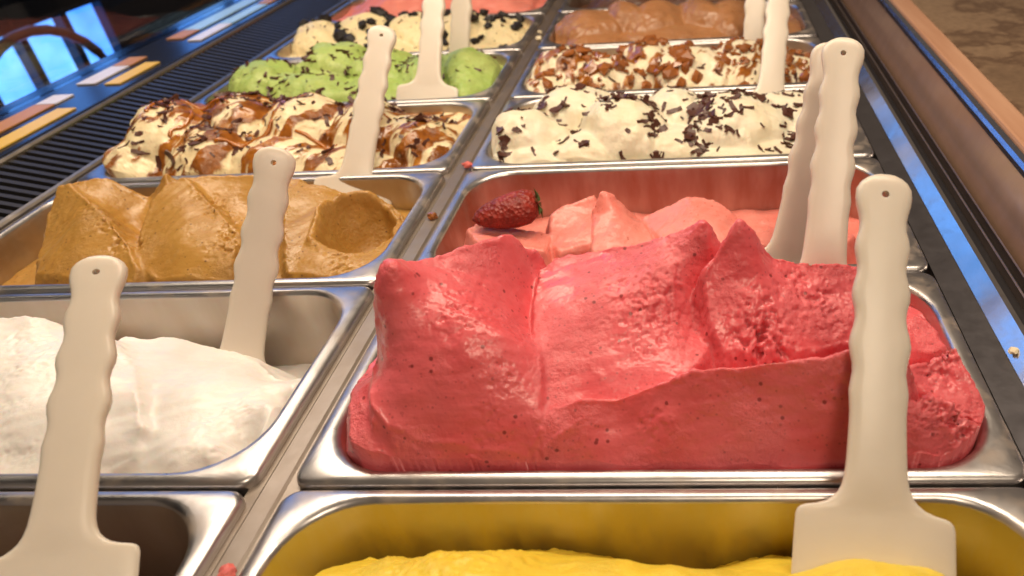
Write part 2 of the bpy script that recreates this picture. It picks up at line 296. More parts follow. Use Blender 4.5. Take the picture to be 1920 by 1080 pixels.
stone_m, nt, b = new_mat('brown_stone')
v = coords(nt)
wv = noise(nt, v, 7, 8, .62)
c = ramp(nt, wv, [(.30, (.10, .060, .034)), (.47, (.19, .120, .070)), (.52, (.10, .055, .03)), (.56, (.21, .135, .08)), (.8, (.27, .18, .11))])
nt.links.new(mixc(nt, ramp(nt, noise(nt, v, 160, 3), [(.4, (0, 0, 0)), (.7, (.35, .35, .35))]), c, (.07, .04, .02)), b.inputs['Base Color'])
b.inputs['Roughness'].default_value = .38
structure(box('countertop', (.4645, Y_NEAR, -.02), (1.6, 2.6, .0330), stone_m, bevel=.003))
structure(box('case_well', (-.42, Y_NEAR, -.20), (.43, Y_FAR, -.16), M['black']))
structure(box('back_wall', (-1.80, -1.0, -1.0), (-1.70, 8.0, 2.6), simple('dark_wall', (.025, .028, .045), .8, scale=4)))
structure(box('floor', (-1.70, -1.0, -1.05), (1.6, 6.0, -1.0), simple('dark_floor', (.05, .035, .025), .5, scale=5)))
structure(box('far_panel', (-.42, Y_FAR + .002, -.20), (.46, Y_FAR + .03, .35), simple('case_end', (.10, .07, .05), .5)))

# right side of the case
t = prism('chrome_rail', [(.3775, -.012), (.3775, -.0035), (.3868, .0050), (.3900, .0050), (.3900, -.012)], Y_NEAR, Y_FAR, M['rail'])
tag(t, 'polished chrome rail running along the right edge of the right pan row', 'rail')
t = box('side_support', (.3600, Y_NEAR, -.012), (.3770, Y_FAR, -.0028), steel('support_steel', (.26, .25, .27), .30, aniso=(18, 200, 18)))
tag(t, 'dark metal support strip between the right pans and the chrome rail', 'support strip')
tr = box('door_track', (.3905, Y_NEAR, -.03), (.4172, Y_FAR, -.010), M['black'])
tag(tr, 'black sliding door track with two thin grooves right of the chrome rail', 'door track')
for x in (.4055, .4130):
    box('guide_strip', (x - .0007, Y_NEAR, -.0099), (x + .0007, Y_FAR, -.003), steel('guide_steel', (.55, .45, .42), .3), tr)
m, nt, b = new_mat('brown_mirror_glass')
b.inputs['Base Color'].default_value = (.62, .49, .43, 1); b.inputs['Metallic'].default_value = 1.
b.inputs['Roughness'].default_value = .20
v = coords(nt, (1, 1, 1))
nt.links.new(bump(nt, noise(nt, v, 10, 2), .15, .004), b.inputs['Normal'])
m = steel('panel_bronze', (.62, .49, .43), .17, (.40, .25, .17), .5, cut=(0., 1., .7))
t = prism('reflective_panel', [(.4177, -.020), (.4345, .026), (.4405, .026), (.4300, -.020)], Y_NEAR, Y_FAR, m)
tag(t, 'brown reflective panel mirroring the pans beside the sliding track', 'panel')
t = prism('edge_trim', [(.4335, .0263), (.4330, .0310), (.4350, .0335), (.4400, .0335), (.4422, .0310), (.4422, .0263)], Y_NEAR, 2.6, steel('trim_steel', (.42, .47, .60), .2, aniso=(18, 300, 18)), smooth=True)
tag(t, 'thin bluish metal trim on top of the brown reflective panel', 'trim')
wood, nt, b = new_mat('peach_wood')
v = coords(nt, (60, 5, 60))
nt.links.new(ramp(nt, noise(nt, v, 1.0, 5), [(.3, (.40, .20, .115)), (.7, (.52, .30, .19))]), b.inputs['Base Color']); b.inputs['Roughness'].default_value = .42
t = box('counter_edge', (.4426, Y_NEAR, -.02), (.4640, 2.6, .0350), wood, bevel=.0025)
tag(t, 'peach brown wooden edging strip between metal trim and stone countertop', 'counter edge')

# centre divider
t = prism('centre_divider', [(-.004, -.03), (-.004, -.0052), (.0030, -.0048), (.0045, -.0036), (.0135, -.0036), (.0150, -.0048), (.0220, -.0052), (.0220, -.03)], Y_NEAR, Y_FAR, steel('divider_steel', (.34, .30, .27), .42, (.20, .14, .09), .4, aniso=(200, 20, 20)))
tag(t, 'tan steel divider strip running between the two rows of pans', 'divider')

# left side: grille, ledge, cards, glass
gx0, gz0, gx1, gz1 = -.3475, .000, -.4080, .0150
grille = bpy.data.objects.new('air_grille', None); link(grille); grille.location = (gx0, .45, gz0)
tag(grille, 'dark slatted air grille sloping up from the left pans to the glass', 'grille')
def gbox(name, pts, y0, y1, mat):
    o = prism(name, [(x - gx0, z - gz0) for x, z in pts], y0 - .45, y1 - .45, mat, grille); return o
gbox('lower_frame', [(-.3435, -.012), (-.3435, .0002), (-.3450, .0018), (-.3480, .0026), (-.3480, -.012)], Y_NEAR, Y_FAR, M['frame'])
gbox('upper_frame', [(-.4075, .004), (-.4075, .0165), (-.4095, .0185), (-.4120, .0185), (-.4120, .004)], Y_NEAR, Y_FAR, M['frame'])
gbox('backing', [(-.3482, -.022), (-.3482, -.014), (-.4074, .000), (-.4074, -.008)], Y_NEAR, Y_FAR, M['black'])
slat_m = simple('slat_grey', (.085, .080, .080), .32, .7)
dxs, dzs = gx1 - gx0, gz1 - gz0
L = math.hypot(dxs, dzs); ux, uz = dxs / L, dzs / L; nx_, nz_ = uz, -ux
sv = []
for (a, h) in ((.0006, -.011), (.0006, .0), (L - .0002, .0), (L - .0002, -.011)):
    sv.append((ux * a + (-nx_ if nz_ < 0 else nx_) * h, uz * a + abs(nz_) * h))
slat_mesh = None
k = 0
y = .10
while y < Y_FAR - .02:
    if slat_mesh is None:
        v = [(x, -.0024 - .0015, z) if i in (0, 3) else (x, -.0024, z) for i, (x, z) in enumerate(sv)] + [(x, .0024 - .0015, z) if i in (0, 3) else (x, .0024, z) for i, (x, z) in enumerate(sv)]
        s0 = mesh_obj('slat', v, [(0, 1, 2, 3), (7, 6, 5, 4), (0, 4, 5, 1), (1, 5, 6, 2), (2, 6, 7, 3), (3, 7, 4, 0)], slat_m, grille, smooth=False)
        slat_mesh = s0.data; s = s0
    else:
        s = link(bpy.data.objects.new('slat', slat_mesh), grille)
    s.location = (0, y - .45, 0)
    y += .0105
ledge = prism('glass_ledge', [(-.4125, .002), (-.4125, .0195), (-.4140, .0200), (-.5200, .0200), (-.5200, .002)], Y_NEAR, 2.2, simple('ledge_dark', (.035, .04, .06), .18, .5))
tag(ledge, 'dark glossy ledge at the foot of the front glass, left of the grille', 'ledge')

CARDS_AND_GLINTS = [('yellow', -.4437, -.4235, .22, .463, 'long plain yellow card on the glass ledge nearest the camera'),
         ('yellow', -.4437, -.4255, .534, .608, 'short yellow card on the grille side of the ledge, second from the camera'),
         ('white', -.4437, -.4255, .694, .770, 'pinkish white card on the grille side of the glass ledge'),
         ('blue', -.4437, -.4255, .772, .872, 'pale blue strip painting the window reflection next to the pinkish white card'),
         ('orange', -.4437, -.4255, .878, .96, 'small orange card at the far end of the grille side row'),
         ('orange', -.4800, -.4575, .30, .476, 'long orange card along the foot of the front glass, nearest the camera'),
         ('white', -.4800, -.4575, .478, .505, 'small white card between orange card and dark gap beside the glass'),
         ('white', -.4800, -.4575, .538, .598, 'white card in the middle of the row beside the front glass'),
         ('orange', -.4800, -.4575, .600, .632, 'small orange card touching the middle white card beside the glass'),
         ('orange', -.4800, -.4575, .706, .745, 'small orange card just before the long pale blue strip'),
         ('blue', -.4800, -.4575, .747, .95, 'long pale blue strip painting a window reflection beside the front glass')]
cm = {'yellow': simple('card_yellow', (.80, .52, .08), .35, var=.08), 'white': simple('card_white', (.80, .76, .80), .25, var=.06),
      'blue': simple('painted_glint_blue', (.42, .66, .88), .25, var=.1), 'orange': simple('card_orange', (.55, .25, .06), .35, var=.12)}  # pale blue strips paint the window's reflection on the ledge
for c_, x0, x1, y0, y1, lab in CARDS_AND_GLINTS:
    o = box('card_and_glint', (x0, y0, .0204), (x1, y1, .0216), cm[c_]); tag(o, lab, 'card', 'cards along the glass ledge')

gm = bpy.data.materials.new('clear_glass'); gm.use_nodes = True; nt = gm.node_tree
nt.nodes.remove(nt.nodes['Principled BSDF'])
tr_ = N(nt, 'ShaderNodeBsdfTransparent', Color=(.72, .78, .84, 1)); gl_ = N(nt, 'ShaderNodeBsdfGlossy', Roughness=.02)
fr = N(nt, 'ShaderNodeLayerWeight', Blend=.5); mx = nt.nodes.new('ShaderNodeMixShader')
pw_ = N(nt, 'ShaderNodeMath', _operation='POWER'); pw_.inputs[1].default_value = 4.0
ml = N(nt, 'ShaderNodeMath', _operation='MULTIPLY_ADD'); ml.inputs[1].default_value = .8; ml.inputs[2].default_value = .05
nt.links.new(fr.outputs['Facing'], pw_.inputs[0]); nt.links.new(pw_.outputs[0], ml.inputs[0]); nt.links.new(ml.outputs[0], mx.inputs[0])
nt.links.new(tr_.outputs[0], mx.inputs[1]); nt.links.new(gl_.outputs[0], mx.inputs[2])
nt.links.new(mx.outputs[0], nt.nodes['Material Output'].inputs[0])
g = prism('front_glass', [(-.4950, .0202), (-.5100, .55), (-.5160, .55), (-.5010, .0202)], Y_NEAR, 2.2, gm)
tag(g, 'clear front glass of the display case standing on the left ledge', 'glass')

# shop window and chair behind the glass
def window_thing(y0, y1, z0, z1, ny, zs, label, solid=()):
    r = bpy.data.objects.new('shop_window', None); link(r); r.location = (-1.66, y0, z0)
    tag(r, label, 'window', 'shop windows')
    fm = M['winframe']
    pw = (y1 - y0) / ny; bar = .024
    for i in range(ny + 1):
        box('mullion', (-.02, i * pw - bar / 2, 0), (.03, i * pw + bar / 2, z1 - z0), fm, r)
    zz = [0] + [q - z0 for q in zs] + [z1 - z0]
    for q in zz:
        for i in range(ny):
            box('transom', (-.018, i * pw + bar / 2 + .001, q - .03), (.028, (i + 1) * pw - bar / 2 - .001, q + .03), fm, r)
    for i in range(ny):
        for q_, (a, c) in enumerate(zip(zz[:-1], zz[1:])):
            if q_ in solid:
                box('panel', (-.010, i * pw + bar / 2 + .001, a + .031), (.004, (i + 1) * pw - bar / 2 - .001, c - .031), fm, r); continue
            box('pane', (-.006, i * pw + bar / 2 + .001, a + .031), (.0, (i + 1) * pw - bar / 2 - .001, c - .031), M['sky_pane'], r)
M['winframe'] = simple('window_frame_dark', (.010, .012, .022), .5)
sp, nt, b = new_mat('daylit_pane')
v = coords(nt)
nt.links.new(ramp(nt, noise(nt, v, 5, 3), [(.3, (.06, .24, .85)), (.6, (.16, .44, 1.0)), (.8, (.45, .72, 1.0))]), b.inputs['Emission Color'])
b.inputs['Emission Strength'].default_value = 3.4; b.inputs['Base Color'].default_value = (.05, .08, .12, 1); b.inputs['Roughness'].default_value = .1
M['sky_pane'] = sp
window_thing(1.53, 2.03, -.95, 1.3, 3, [-.17, .02, .65], 'bright blue daylit shop window seen through the glass at upper left', (1,))
for i_, (ya, yb) in enumerate(((2.30, 3.05), (3.45, 4.35), (4.75, 5.65), (6.05, 6.95))):  # unseen glowing windows, added for blue rail reflections and cool side light
    window_thing(ya, yb, .25, 2.2, 2, [1.2], ('first', 'second', 'third', 'fourth')[i_] + ' unseen tall window added beyond the blue one for rail reflections')

def tube(name, pts, r, mat, parent=None, seg=8, closed=False):
    pts = [Vector(p) for p in pts]; n = len(pts); vs, fs = [], []
    rr = r if hasattr(r, '__len__') else [r] * n
    for i, p in enumerate(pts):
        a = pts[max(i - 1, 0)]; b_ = pts[min(i + 1, n - 1)]
        d = (b_ - a).normalized(); up = Vector((0, 0, 1)) if abs(d.z) < .95 else Vector((1, 0, 0))
        s = d.cross(up).normalized(); u = s.cross(d)
        for q in range(seg):
            t_ = 2 * math.pi * q / seg
            vs.append(p + rr[i] * (math.cos(t_) * s + math.sin(t_) * u))
    for i in range(n - 1):
        for q in range(seg):
            fs.append((i * seg + q, i * seg + (q + 1) % seg, (i + 1) * seg + (q + 1) % seg, (i + 1) * seg + q))
    fs += [tuple(range(seg))[::-1], tuple(range((n - 1) * seg, n * seg))]
    return mesh_obj(name, vs, fs, mat, parent)

chair = bpy.data.objects.new('bentwood_chair', None); link(chair); chair.location = (-1.15, 1.22, -1.0)
tag(chair, 'brown curved wooden chair silhouetted against the blue window', 'chair')
bw = simple('bentwood', (.20, .085, .035), .3, scale=15)
hoop = [(0, -.19, .42), (-.02, -.19, .62)] + [(-.02, -.19 + .19 * (1 - math.cos(a)), .74 + .17 * math.sin(a)) for a in np.linspace(0, math.pi, 14)] + [(-.02, .19, .62), (0, .19, .42)]
tube('hoop_back', hoop, .011, bw, chair)
tube('armrest', [(-.02, -.18, .70), (.15, -.21, .68), (.30, -.20, .66), (.36, -.10, .64)], .014, bw, chair)
tube('armrest', [(-.02, .18, .70), (.15, .21, .68), (.30, .20, .66), (.36, .10, .64)], .014, bw, chair)
box('seat', (-.02, -.2, .42), (.38, .2, .45), bw, chair, bevel=.008)
for lx, ly in ((0, -.18), (0, .18), (.34, -.18), (.34, .18)):
    tube('leg', [(lx, ly, .42), (lx * 1.1 - .01, ly * 1.1, 0)], .014, bw, chair)

# ------------------------------------------------------------------ pans
def rring(x0, x1, y0, y1, R, z, seg=9):
    pts = []
    for cx, cy, a0 in ((x1 - R, y1 - R, 0), (x0 + R, y1 - R, 90), (x0 + R, y0 + R, 180), (x1 - R, y0 + R, 270)):
        for i in range(seg):
            a = math.radians(a0 + 90 * i / (seg - 1))
            pts.append((cx + R * math.cos(a), cy + R * math.sin(a), z))
    return pts

def loft(rings, cap=False):
    n = len(rings[0]); v = [p for r_ in rings for p in r_]; f = []
    for k in range(len(rings) - 1):
        for i in range(n):
            f.append((k * n + i, (k + 1) * n + i, (k + 1) * n + (i + 1) % n, k * n + (i + 1) % n))
    if cap: f.append(tuple((len(rings) - 1) * n + i for i in range(n))[::-1])
    return v, f

def make_pan(x0, x1, y0, y1, label, film=None, amt=.4, tilt=0.):
    fx, fy = .0085, .0068
    cx, cy = (x0 + x1) / 2, (y0 + y1) / 2
    hx, hy = (x1 - x0) / 2, (y1 - y0) / 2
    def O(i, z): return rring(-hx + i, hx - i, -hy + i, hy - i, .009 - i * .6, z)
    def I(i, z): return rring(-hx + fx + i, hx - fx - i, -hy + fy + i, hy - fy - i, .036 - i * .4, z)
    mat_b = M['basin'] if film is None else steel('basin_steel_stained', (.58, .53, .48), .34, film, amt)
    v, f = loft([I(.0016, -.0016), I(.0026, -.006), I(.0040, -.05), I(.0060, -.105), I(.0120, -.114), I(.022, -.116)], cap=True)
    basin = mesh_obj('steel_pan', v, f, mat_b)
    v, f = loft([O(.0004, -.0085), O(.0, -.0035), O(.0003, -.0015), O(.0012, -.0003), O(.0026, .0004), I(-.0022, .0010), I(-.0006, .0008), I(.0006, .0), I(.00155, -.00155), I(.0018, -.0030)])
    rim = mesh_obj('rim', v, f, M['rim'], basin)
    basin.location = (cx, cy, 0.0)
    basin.rotation_euler = (0, 0, tilt)
    tag(basin, label, 'pan', 'steel pans in the display case')
    return basin

LX0, LX1, RX0, RX1 = -.341, .0, .018, .359
PANS = {}
pan_specs = [
 ('L', -1, 'empty looking steel pan with white spatula at the bottom left corner', (.30, .21, .12), .25),
 ('L', 0, 'steel pan holding pure white gelato, left row', None, 0),
 ('L', 1, 'steel pan holding coffee brown gelato, left row', (.30, .15, .05), .4),
 ('L', 2, 'steel pan holding cream gelato with caramel and chocolate, left row', (.55, .38, .2), .4),
 ('L', 3, 'steel pan holding bright green mint gelato, left row', None, 0),
 ('L', 4, 'steel pan holding cream gelato with black cookie chunks, left row', None, 0),
 ('L', 5, 'farthest steel pan of the left row, holding pink gelato', None, 0),
 ('R', -1, 'steel pan with yellow stained wall holding yellow gelato, bottom right', (.55, .40, .04), .70),
 ('R', 0, 'steel pan holding the big raspberry pink gelato mound', (.55, .08, .07), .5),
 ('R', 1, 'steel pan with reddish wall holding orange pink strawberry gelato', (.30, .065, .028), .66),
 ('R', 2, 'steel pan holding white gelato sprinkled with chocolate flakes, right row', None, 0),
 ('R', 3, 'steel pan holding white gelato topped with caramelised nuts, right row', None, 0),
 ('R', 4, 'steel pan holding smooth milk chocolate brown gelato, right row', (.2, .1, .04), .4),
 ('R', 5, 'farthest steel pan of the right row, holding dark chocolate gelato', (.12, .05, .02), .4)]
rng = random.Random(4)
for side, k, lab, film, amt in pan_specs:
    a, b_ = (LX0, LX1) if side == 'L' else (RX0, RX1)
    PANS[side, k] = make_pan(a, b_, k * PITCH + .0008, (k + 1) * PITCH - .0012, lab, film, amt, rng.uniform(-.0012, .0012))

# ------------------------------------------------------------------ gelato
def seg_signed(px, py, poly):
    best = np.full(px.shape, 1e9); sg = np.zeros(px.shape); tt = np.zeros(px.shape)
    n = len(poly) - 1
    for i in range(n):
        ax, ay = poly[i]; bx, by = poly[i + 1]
        dx, dy = bx - ax, by - ay; l2 = dx * dx + dy * dy
        t = np.clip(((px - ax) * dx + (py - ay) * dy) / l2, 0, 1)
        ex, ey = px - ax - t * dx, py - ay - t * dy
        d = np.hypot(ex, ey); m = d < best
        best = np.where(m, d, best); sg = np.where(m, np.sign(dx * ey - dy * ex), sg); tt = np.where(m, (i + t) / n, tt)
    return best, sg, tt

def hull2(p):
    p = sorted(map(tuple, p))
    def half(q):
        h = []
        for c in q:
            while len(h) > 1 and (h[-1][0]-h[-2][0])*(c[1]-h[-2][1]) - (h[-1][1]-h[-2][1])*(c[0]-h[-2][0]) <= 0: h.pop()
            h.append(c)
        return h[:-1]
    return half(p) + half(p[::-1])

def sheet_height(gx, gy, cp, seed=0, slope=3.2):
    h = hull2(cp[:, :2]); h = h + [h[0]]
    n = len(cp); c2 = .0042 ** 2
    rr = np.sqrt((cp[:, None, 0] - cp[None, :, 0]) ** 2 + (cp[:, None, 1] - cp[None, :, 1]) ** 2 + c2)
    A = np.zeros((n + 3, n + 3)); A[:n, :n] = rr - 4e-4 * np.eye(n)
    A[:n, n] = 1; A[:n, n + 1:] = cp[:, :2]; A[n:, :n] = A[:n, n:].T
    w = np.linalg.solve(A, np.concatenate([cp[:, 2], [0, 0, 0]]))
    # beyond the outline of the fold its surface drops away steeply
    best = np.full(gx.shape, 1e9); out = np.zeros(gx.shape, bool); qx = gx.copy(); qy = gy.copy()
    for i in range(len(h) - 1):
        ax, ay = h[i]; bx, by = h[i + 1]; dx, dy = bx - ax, by - ay
        t = np.clip(((gx - ax) * dx + (gy - ay) * dy) / (dx * dx + dy * dy), 0, 1)
        hx, hy = ax + t * dx, ay + t * dy
        d = np.hypot(gx - hx, gy - hy); m = d < best
        best = np.where(m, d, best); qx = np.where(m, hx, qx); qy = np.where(m, hy, qy)
        out |= (dx * (gy - ay) - dy * (gx - ax)) < 0
    ex = np.where(out, qx, gx); ey = np.where(out, qy, gy); d = np.where(out, best, 0)
    z = w[n] + ex * w[n + 1] + ey * w[n + 2]
    for i in range(n):
        z += w[i] * np.sqrt((ex - cp[i, 0]) ** 2 + (ey - cp[i, 1]) ** 2 + c2)
    d = np.maximum(d + np.where(out, .0012 * fbm(np.stack([gx, gy, gx * 0 + seed], 1) * 90, 3), 0), 0)
    return np.where(d > .05, -.1, z - slope * (np.sqrt(d * d + .0016 ** 2) - .0016))

def make_gelato(name, label, key, side, k, nx, ny, mat, amp=.0010, fscale=38, rough_amp=.0009, lips=(), patches=(), ypow=1.0, seed=0, streak=.0006, sdir=(1, .3), ctrl=None, crest=.0011, sauce=None, kk=.0008, slope=3.2):
    x0, x1 = (LX0, LX1) if side == 'L' else (RX0, RX1)
    x0 += .0118; x1 -= .0118
    y0 = k * PITCH + .0008 + .0100; y1 = (k + 1) * PITCH - .0012 - .0100
    u = np.linspace(0, 1, nx); v = np.linspace(0, 1, ny) ** ypow
    gx, gy = np.meshgrid(u, y0 + (y1 - y0) * v)
    gx = gx.ravel(); gy = gy.ravel()
    R = .032
    dy_ = np.maximum(np.maximum(y0 + R - gy, gy - (y1 - R)), 0)
    ins = R - np.sqrt(np.maximum(R * R - dy_ * dy_, 0))
    gx = x0 + ins + (x1 - x0 - 2 * ins) * gx
    # every fold of the gelato is a sheet of its own; the surface is their upper envelope, so folds meet in sharp creases
    spec = CTRL[key] if ctrl is None else ctrl
    W = np.stack([gx, gy, gx * 0 + seed], 1)
    layers = [spec['base'] + .006 * fbm(W * 24, 3)]
    for sh in spec['sheets']:
        layers.append(sheet_height(gx, gy, np.array(sh, float), len(layers), slope))
    wx = gx + .011 * fbm(W * 26 + 3, 3); wy = gy + .011 * fbm(W * 26 + 8, 3)
    for (cx_, cy_, zb, h, rx, ry, ro) in spec['domes']:
        ddx, ddy = wx - cx_, wy - cy_
        qx = (ddx * math.cos(ro) + ddy * math.sin(ro)) / rx; qy = (-ddx * math.sin(ro) + ddy * math.cos(ro)) / ry
        q_ = qx * qx + qy * qy
        layers.append(np.where(q_ < 1, zb + h * np.maximum(1 - q_, 0) ** .62 * (1 - .22 * qx), -.1))
    Lz = np.stack(layers); mz = Lz.max(0)
    z = mz + kk * np.log(np.exp((Lz - mz) / kk).sum(0))
    for (cx_, cy_, rx, ry, zf, h) in spec.get('carve', ()):
        q_ = ((wx - cx_) / rx) ** 2 + ((wy - cy_) / ry) ** 2
        z = z + .0075 * np.exp(-((np.sqrt(q_) - .98) / .10) ** 2) * np.clip(.55 + (wy - cy_) / ry * .6 - (wx - cx_) / rx * .25 + .8 * fbm(W * 60, 2), 0, 1)
        z = np.minimum(z, np.where(q_ < 2.2, zf + h * q_ ** 1.3, 1.))
    for poly, a, wd in lips:
        d, sg, t = seg_signed(gx, gy, poly)
        sd = d * sg; fade = np.clip(np.minimum(t, 1 - t) * 6, 0, 1); fade = np.where((t <= 0) | (t >= 1), 0, fade)
        prof = np.where(sd > 0, np.exp(-np.maximum(sd, 0) / wd), -.6 * np.exp(np.minimum(sd, 0) / (wd * .6)))
        prof *= np.tanh(np.abs(sd) / .0006)
        z += a * fade * prof
    P = np.stack([gx, gy, z], 1)
    def normals(P):
        Q = P.reshape(ny, nx, 3)
        n_ = np.cross(np.gradient(Q, axis=1), np.gradient(Q, axis=0)).reshape(-1, 3)
        return n_ / np.maximum(np.linalg.norm(n_, axis=1), 1e-12)[:, None]
    nn = normals(P)
    edge = np.clip(np.minimum(np.minimum(gx - x0 - ins, x1 - ins - gx), np.minimum(gy - y0, y1 - gy)) / .012, 0.12, 1)
    S = P + seed * 3.7
    a1 = amp * 1.9 * fbm(S * fscale, 2, .4)
    m = np.clip(fbm(S * 24 + 5, 3) * 3.0 - .25, 0, 1)
    rid = 1 - np.abs(fbm(S * 150, 4, .6)) * 2.2
    a2 = rough_amp * m * (rid - .4)
    th = math.atan2(sdir[1], sdir[0])
    sx = (gx * math.cos(th) + gy * math.sin(th)); sy = (-gx * math.sin(th) + gy * math.cos(th))
    a3 = streak * perlin(np.stack([sx * 16 + seed, sy * 190, z * 150], 1))
    disp = (a1 + a2 + a3) * edge
    Z = P[:, 2].reshape(ny, nx); lap = np.zeros_like(Z)
    st_ = 4
    lap[st_:-st_, st_:-st_] = (Z[2*st_:, st_:-st_] + Z[:-2*st_, st_:-st_] + Z[st_:-st_, 2*st_:] + Z[st_:-st_, :-2*st_] - 4 * Z[st_:-st_, st_:-st_])
    conv = np.clip(-lap.ravel() / .006, 0, 1)
    disp += conv * crest * (fbm(S * 190 + 2, 4, .6) + .3)
    for (pxx, pyy, pr, pa) in patches:
        q = np.exp(-(((gx - pxx) ** 2 + (gy - pyy) ** 2) / pr ** 2))
        cr = fbm(S * 210 + 9, 4, .65)
        disp += pa * q * (-np.clip(cr * 2.4, 0, 1) + .35 * fbm(S * 330, 3))
    sm_ = None
    if sauce is not None:
        ang, s1, s2, cut = sauce
        wob = .010 * fbm(W * 30 + 1, 3)
        ca, sa = math.cos(ang), math.sin(ang)
        su = gx * ca + gy * sa + wob; sv_ = -gx * sa + gy * ca
        f1 = fbm(np.stack([su * s1, sv_ * s2, z * s2], 1) + seed, 4, .55)
        sm_ = np.clip((f1 - cut) / .07, 0, 1)
        disp += sm_ * .0009
    P = P + nn * disp[:, None]
    P[:, 0] = np.clip(P[:, 0], x0 - .0015, x1 + .0015) if key != 'raspberry' else P[:, 0]
    nn = normals(P)
    # mesh with a skirt that closes it against the pan wall
    ids = np.arange(nx * ny).reshape(ny, nx)
    q = np.stack([ids[:-1, :-1], ids[:-1, 1:], ids[1:, 1:], ids[1:, :-1]], -1).reshape(-1, 4)
    ring = np.concatenate([ids[0, :-1], ids[:-1, -1], ids[-1, :0:-1], ids[:0:-1, 0]])
    nb = len(ring); sk = P[ring].copy(); sk[:, 2] = np.minimum(sk[:, 2] - .02, -.06)
    ctr = P.mean(0); sk[:, :2] += (ctr[:2] - sk[:, :2]) * .025
    allv = np.concatenate([P, sk]); base = nx * ny
    i = np.arange(nb); j = (i + 1) % nb
    q2 = np.stack([ring[i], base + i, base + j, ring[j]], -1)
    quads = np.concatenate([q, q2])
    org = np.array([(x0 + x1) / 2, (y0 + y1) / 2, -.06])
    me = bpy.data.meshes.new(name)
    me.vertices.add(len(allv)); me.vertices.foreach_set('co', (allv - org).astype(np.float32).ravel())
    me.loops.add(quads.size); me.loops.foreach_set('vertex_index', quads.ravel().astype(np.int32))
    me.polygons.add(len(quads)); me.polygons.foreach_set('loop_start', np.arange(0, quads.size, 4, dtype=np.int32))
    me.polygons.foreach_set('loop_total', np.full(len(quads), 4, dtype=np.int32))
    me.polygons.foreach_set('use_smooth', np.ones(len(quads), dtype=bool))
    me.update(calc_edges=True); me.validate()
    me.materials.append(mat)
    if sm_ is not None:
        at = me.attributes.new('sauce', 'FLOAT', 'POINT'); at.data.foreach_set('value', np.concatenate([sm_, np.zeros(nb)]).astype(np.float32))
    o = link(bpy.data.objects.new(name, me)); o.location = org
    tag(o, label, 'gelato')
    return dict(obj=o, P=P, N=nn, org=org, x0=x0, x1=x1, y0=y0, y1=y1)

GM = {
 'raspberry': gelato_mat('gelato_raspberry', (.80, .165, .195), (.70, .088, .105), .29, (.20, .014, .012), 210, .15, .34, .35),
 'strawberry': gelato_mat('gelato_strawberry', (.84, .30, .25), (.77, .19, .155), .32, (.45, .06, .03), 200, .10, .35, .3, streak_rot=1.1),
 'coffee': gelato_mat('gelato_coffee', (.47, .255, .055), (.41, .205, .038), .33, (.12, .045, .01), 260, .14, .26, .25, streak_rot=1.0),
 'white': gelato_mat('gelato_white', (.90, .87, .85), (.88, .84, .81), .36, None, grain=.12, sss=.45),
 'mango': gelato_mat('gelato_mango', (.88, .66, .065), (.84, .58, .04), .4, None, grain=.4),
 'flakes': gelato_mat('gelato_stracciatella', (.80, .74, .60), (.78, .69, .48), .42, None, grain=.2, sss=.3),
 'nuts': gelato_mat('gelato_cream', (.86, .78, .60), (.80, .66, .42), .4, None, grain=.3, sauce=True),
 'hazel': gelato_mat('gelato_hazelnut', (.40, .185, .075), (.34, .145, .055), .28, None, grain=.3),
 'caramel': gelato_mat('gelato_caramel', (.84, .73, .50), (.80, .64, .36), .34, (.3, .1, .03), 180, .12, .3, sauce=True),
 'mint': gelato_mat('gelato_mint', (.31, .46, .10), (.46, .55, .17), .45, (.06, .03, .01), 180, .16, .35),
 'cookie': gelato_mat('gelato_cookie', (.84, .72, .44), (.78, .62, .34), .45, (.03, .02, .02), 160, .16, .3),
 'pink': gelato_mat('gelato_pink', (.78, .26, .20), (.70, .18, .14), .42, None, grain=.3),
 'dark': gelato_mat('gelato_dark', (.11, .04, .016), (.08, .028, .011), .38, None, grain=.3),
}
LIPS = {}
LIPS['raspberry'] = [([(0.0512,0.0340),(0.0573,0.0225),(0.0655,0.0168),(0.0803,0.0138),(0.1083,0.0120),(0.1438,0.0112)], 0.0022, 0.004)]
LIPS['strawberry'] = []
LIPS['coffee'] = []
LIPS['white'] = []
LIPS['flakes'] = []
LIPS['hazel'] = []
LIPS['caramel'] = []
LIPS['mint'] = []

G = {}
G['raspberry'] = make_gelato('gelato_mound', 'tall raspberry pink gelato mound heaped in smooth folds', 'raspberry', 'R', 0, 440, 240, GM['raspberry'], .0009, 26, .0009, LIPS['raspberry'], [(.245, .066, .012, .004), (.30, .060, .010, .003), (.19, .078, .028, .0014), (.10, .055, .014, .0014), (.27, .09, .018, .002), (0.3311, 0.0220, 0.009, 0.006), (0.3260, 0.0520, 0.009, 0.005), (0.3141, 0.0260, 0.007, 0.004), (0.2474, 0.0640, 0.008, 0.005)], 1.35, 1, kk=.0014)
G['strawberry'] = make_gelato('gelato_mound', 'orange pink strawberry gelato with soft pointed folds behind the raspberry mound', 'strawberry', 'R', 1, 280, 150, GM['strawberry'], .0009, 34, .0006, LIPS['strawberry'], [], 1.0, 2, .0008, (.5, 1))
G['coffee'] = make_gelato('gelato_mound', 'coffee brown gelato with curled smooth folds and a hollow scoop', 'coffee', 'L', 1, 340, 170, GM['coffee'], .0007, 30, .0005, LIPS['coffee'], [(-0.2361, 0.2400, 0.009, 0.0042), (-0.2151, 0.2220, 0.009, 0.0042), (-0.1971, 0.2050, 0.009, 0.0042), (-0.1553, 0.2500, 0.009, 0.0042), (-0.1404, 0.2360, 0.009, 0.0042), (-0.1236, 0.2180, 0.009, 0.0042), (-0.1206, 0.2000, 0.009, 0.0042), (-0.0353, 0.1900, 0.009, 0.0042)], 1.1, 3, .0007, (.6, 1), kk=.0022, slope=2.0)
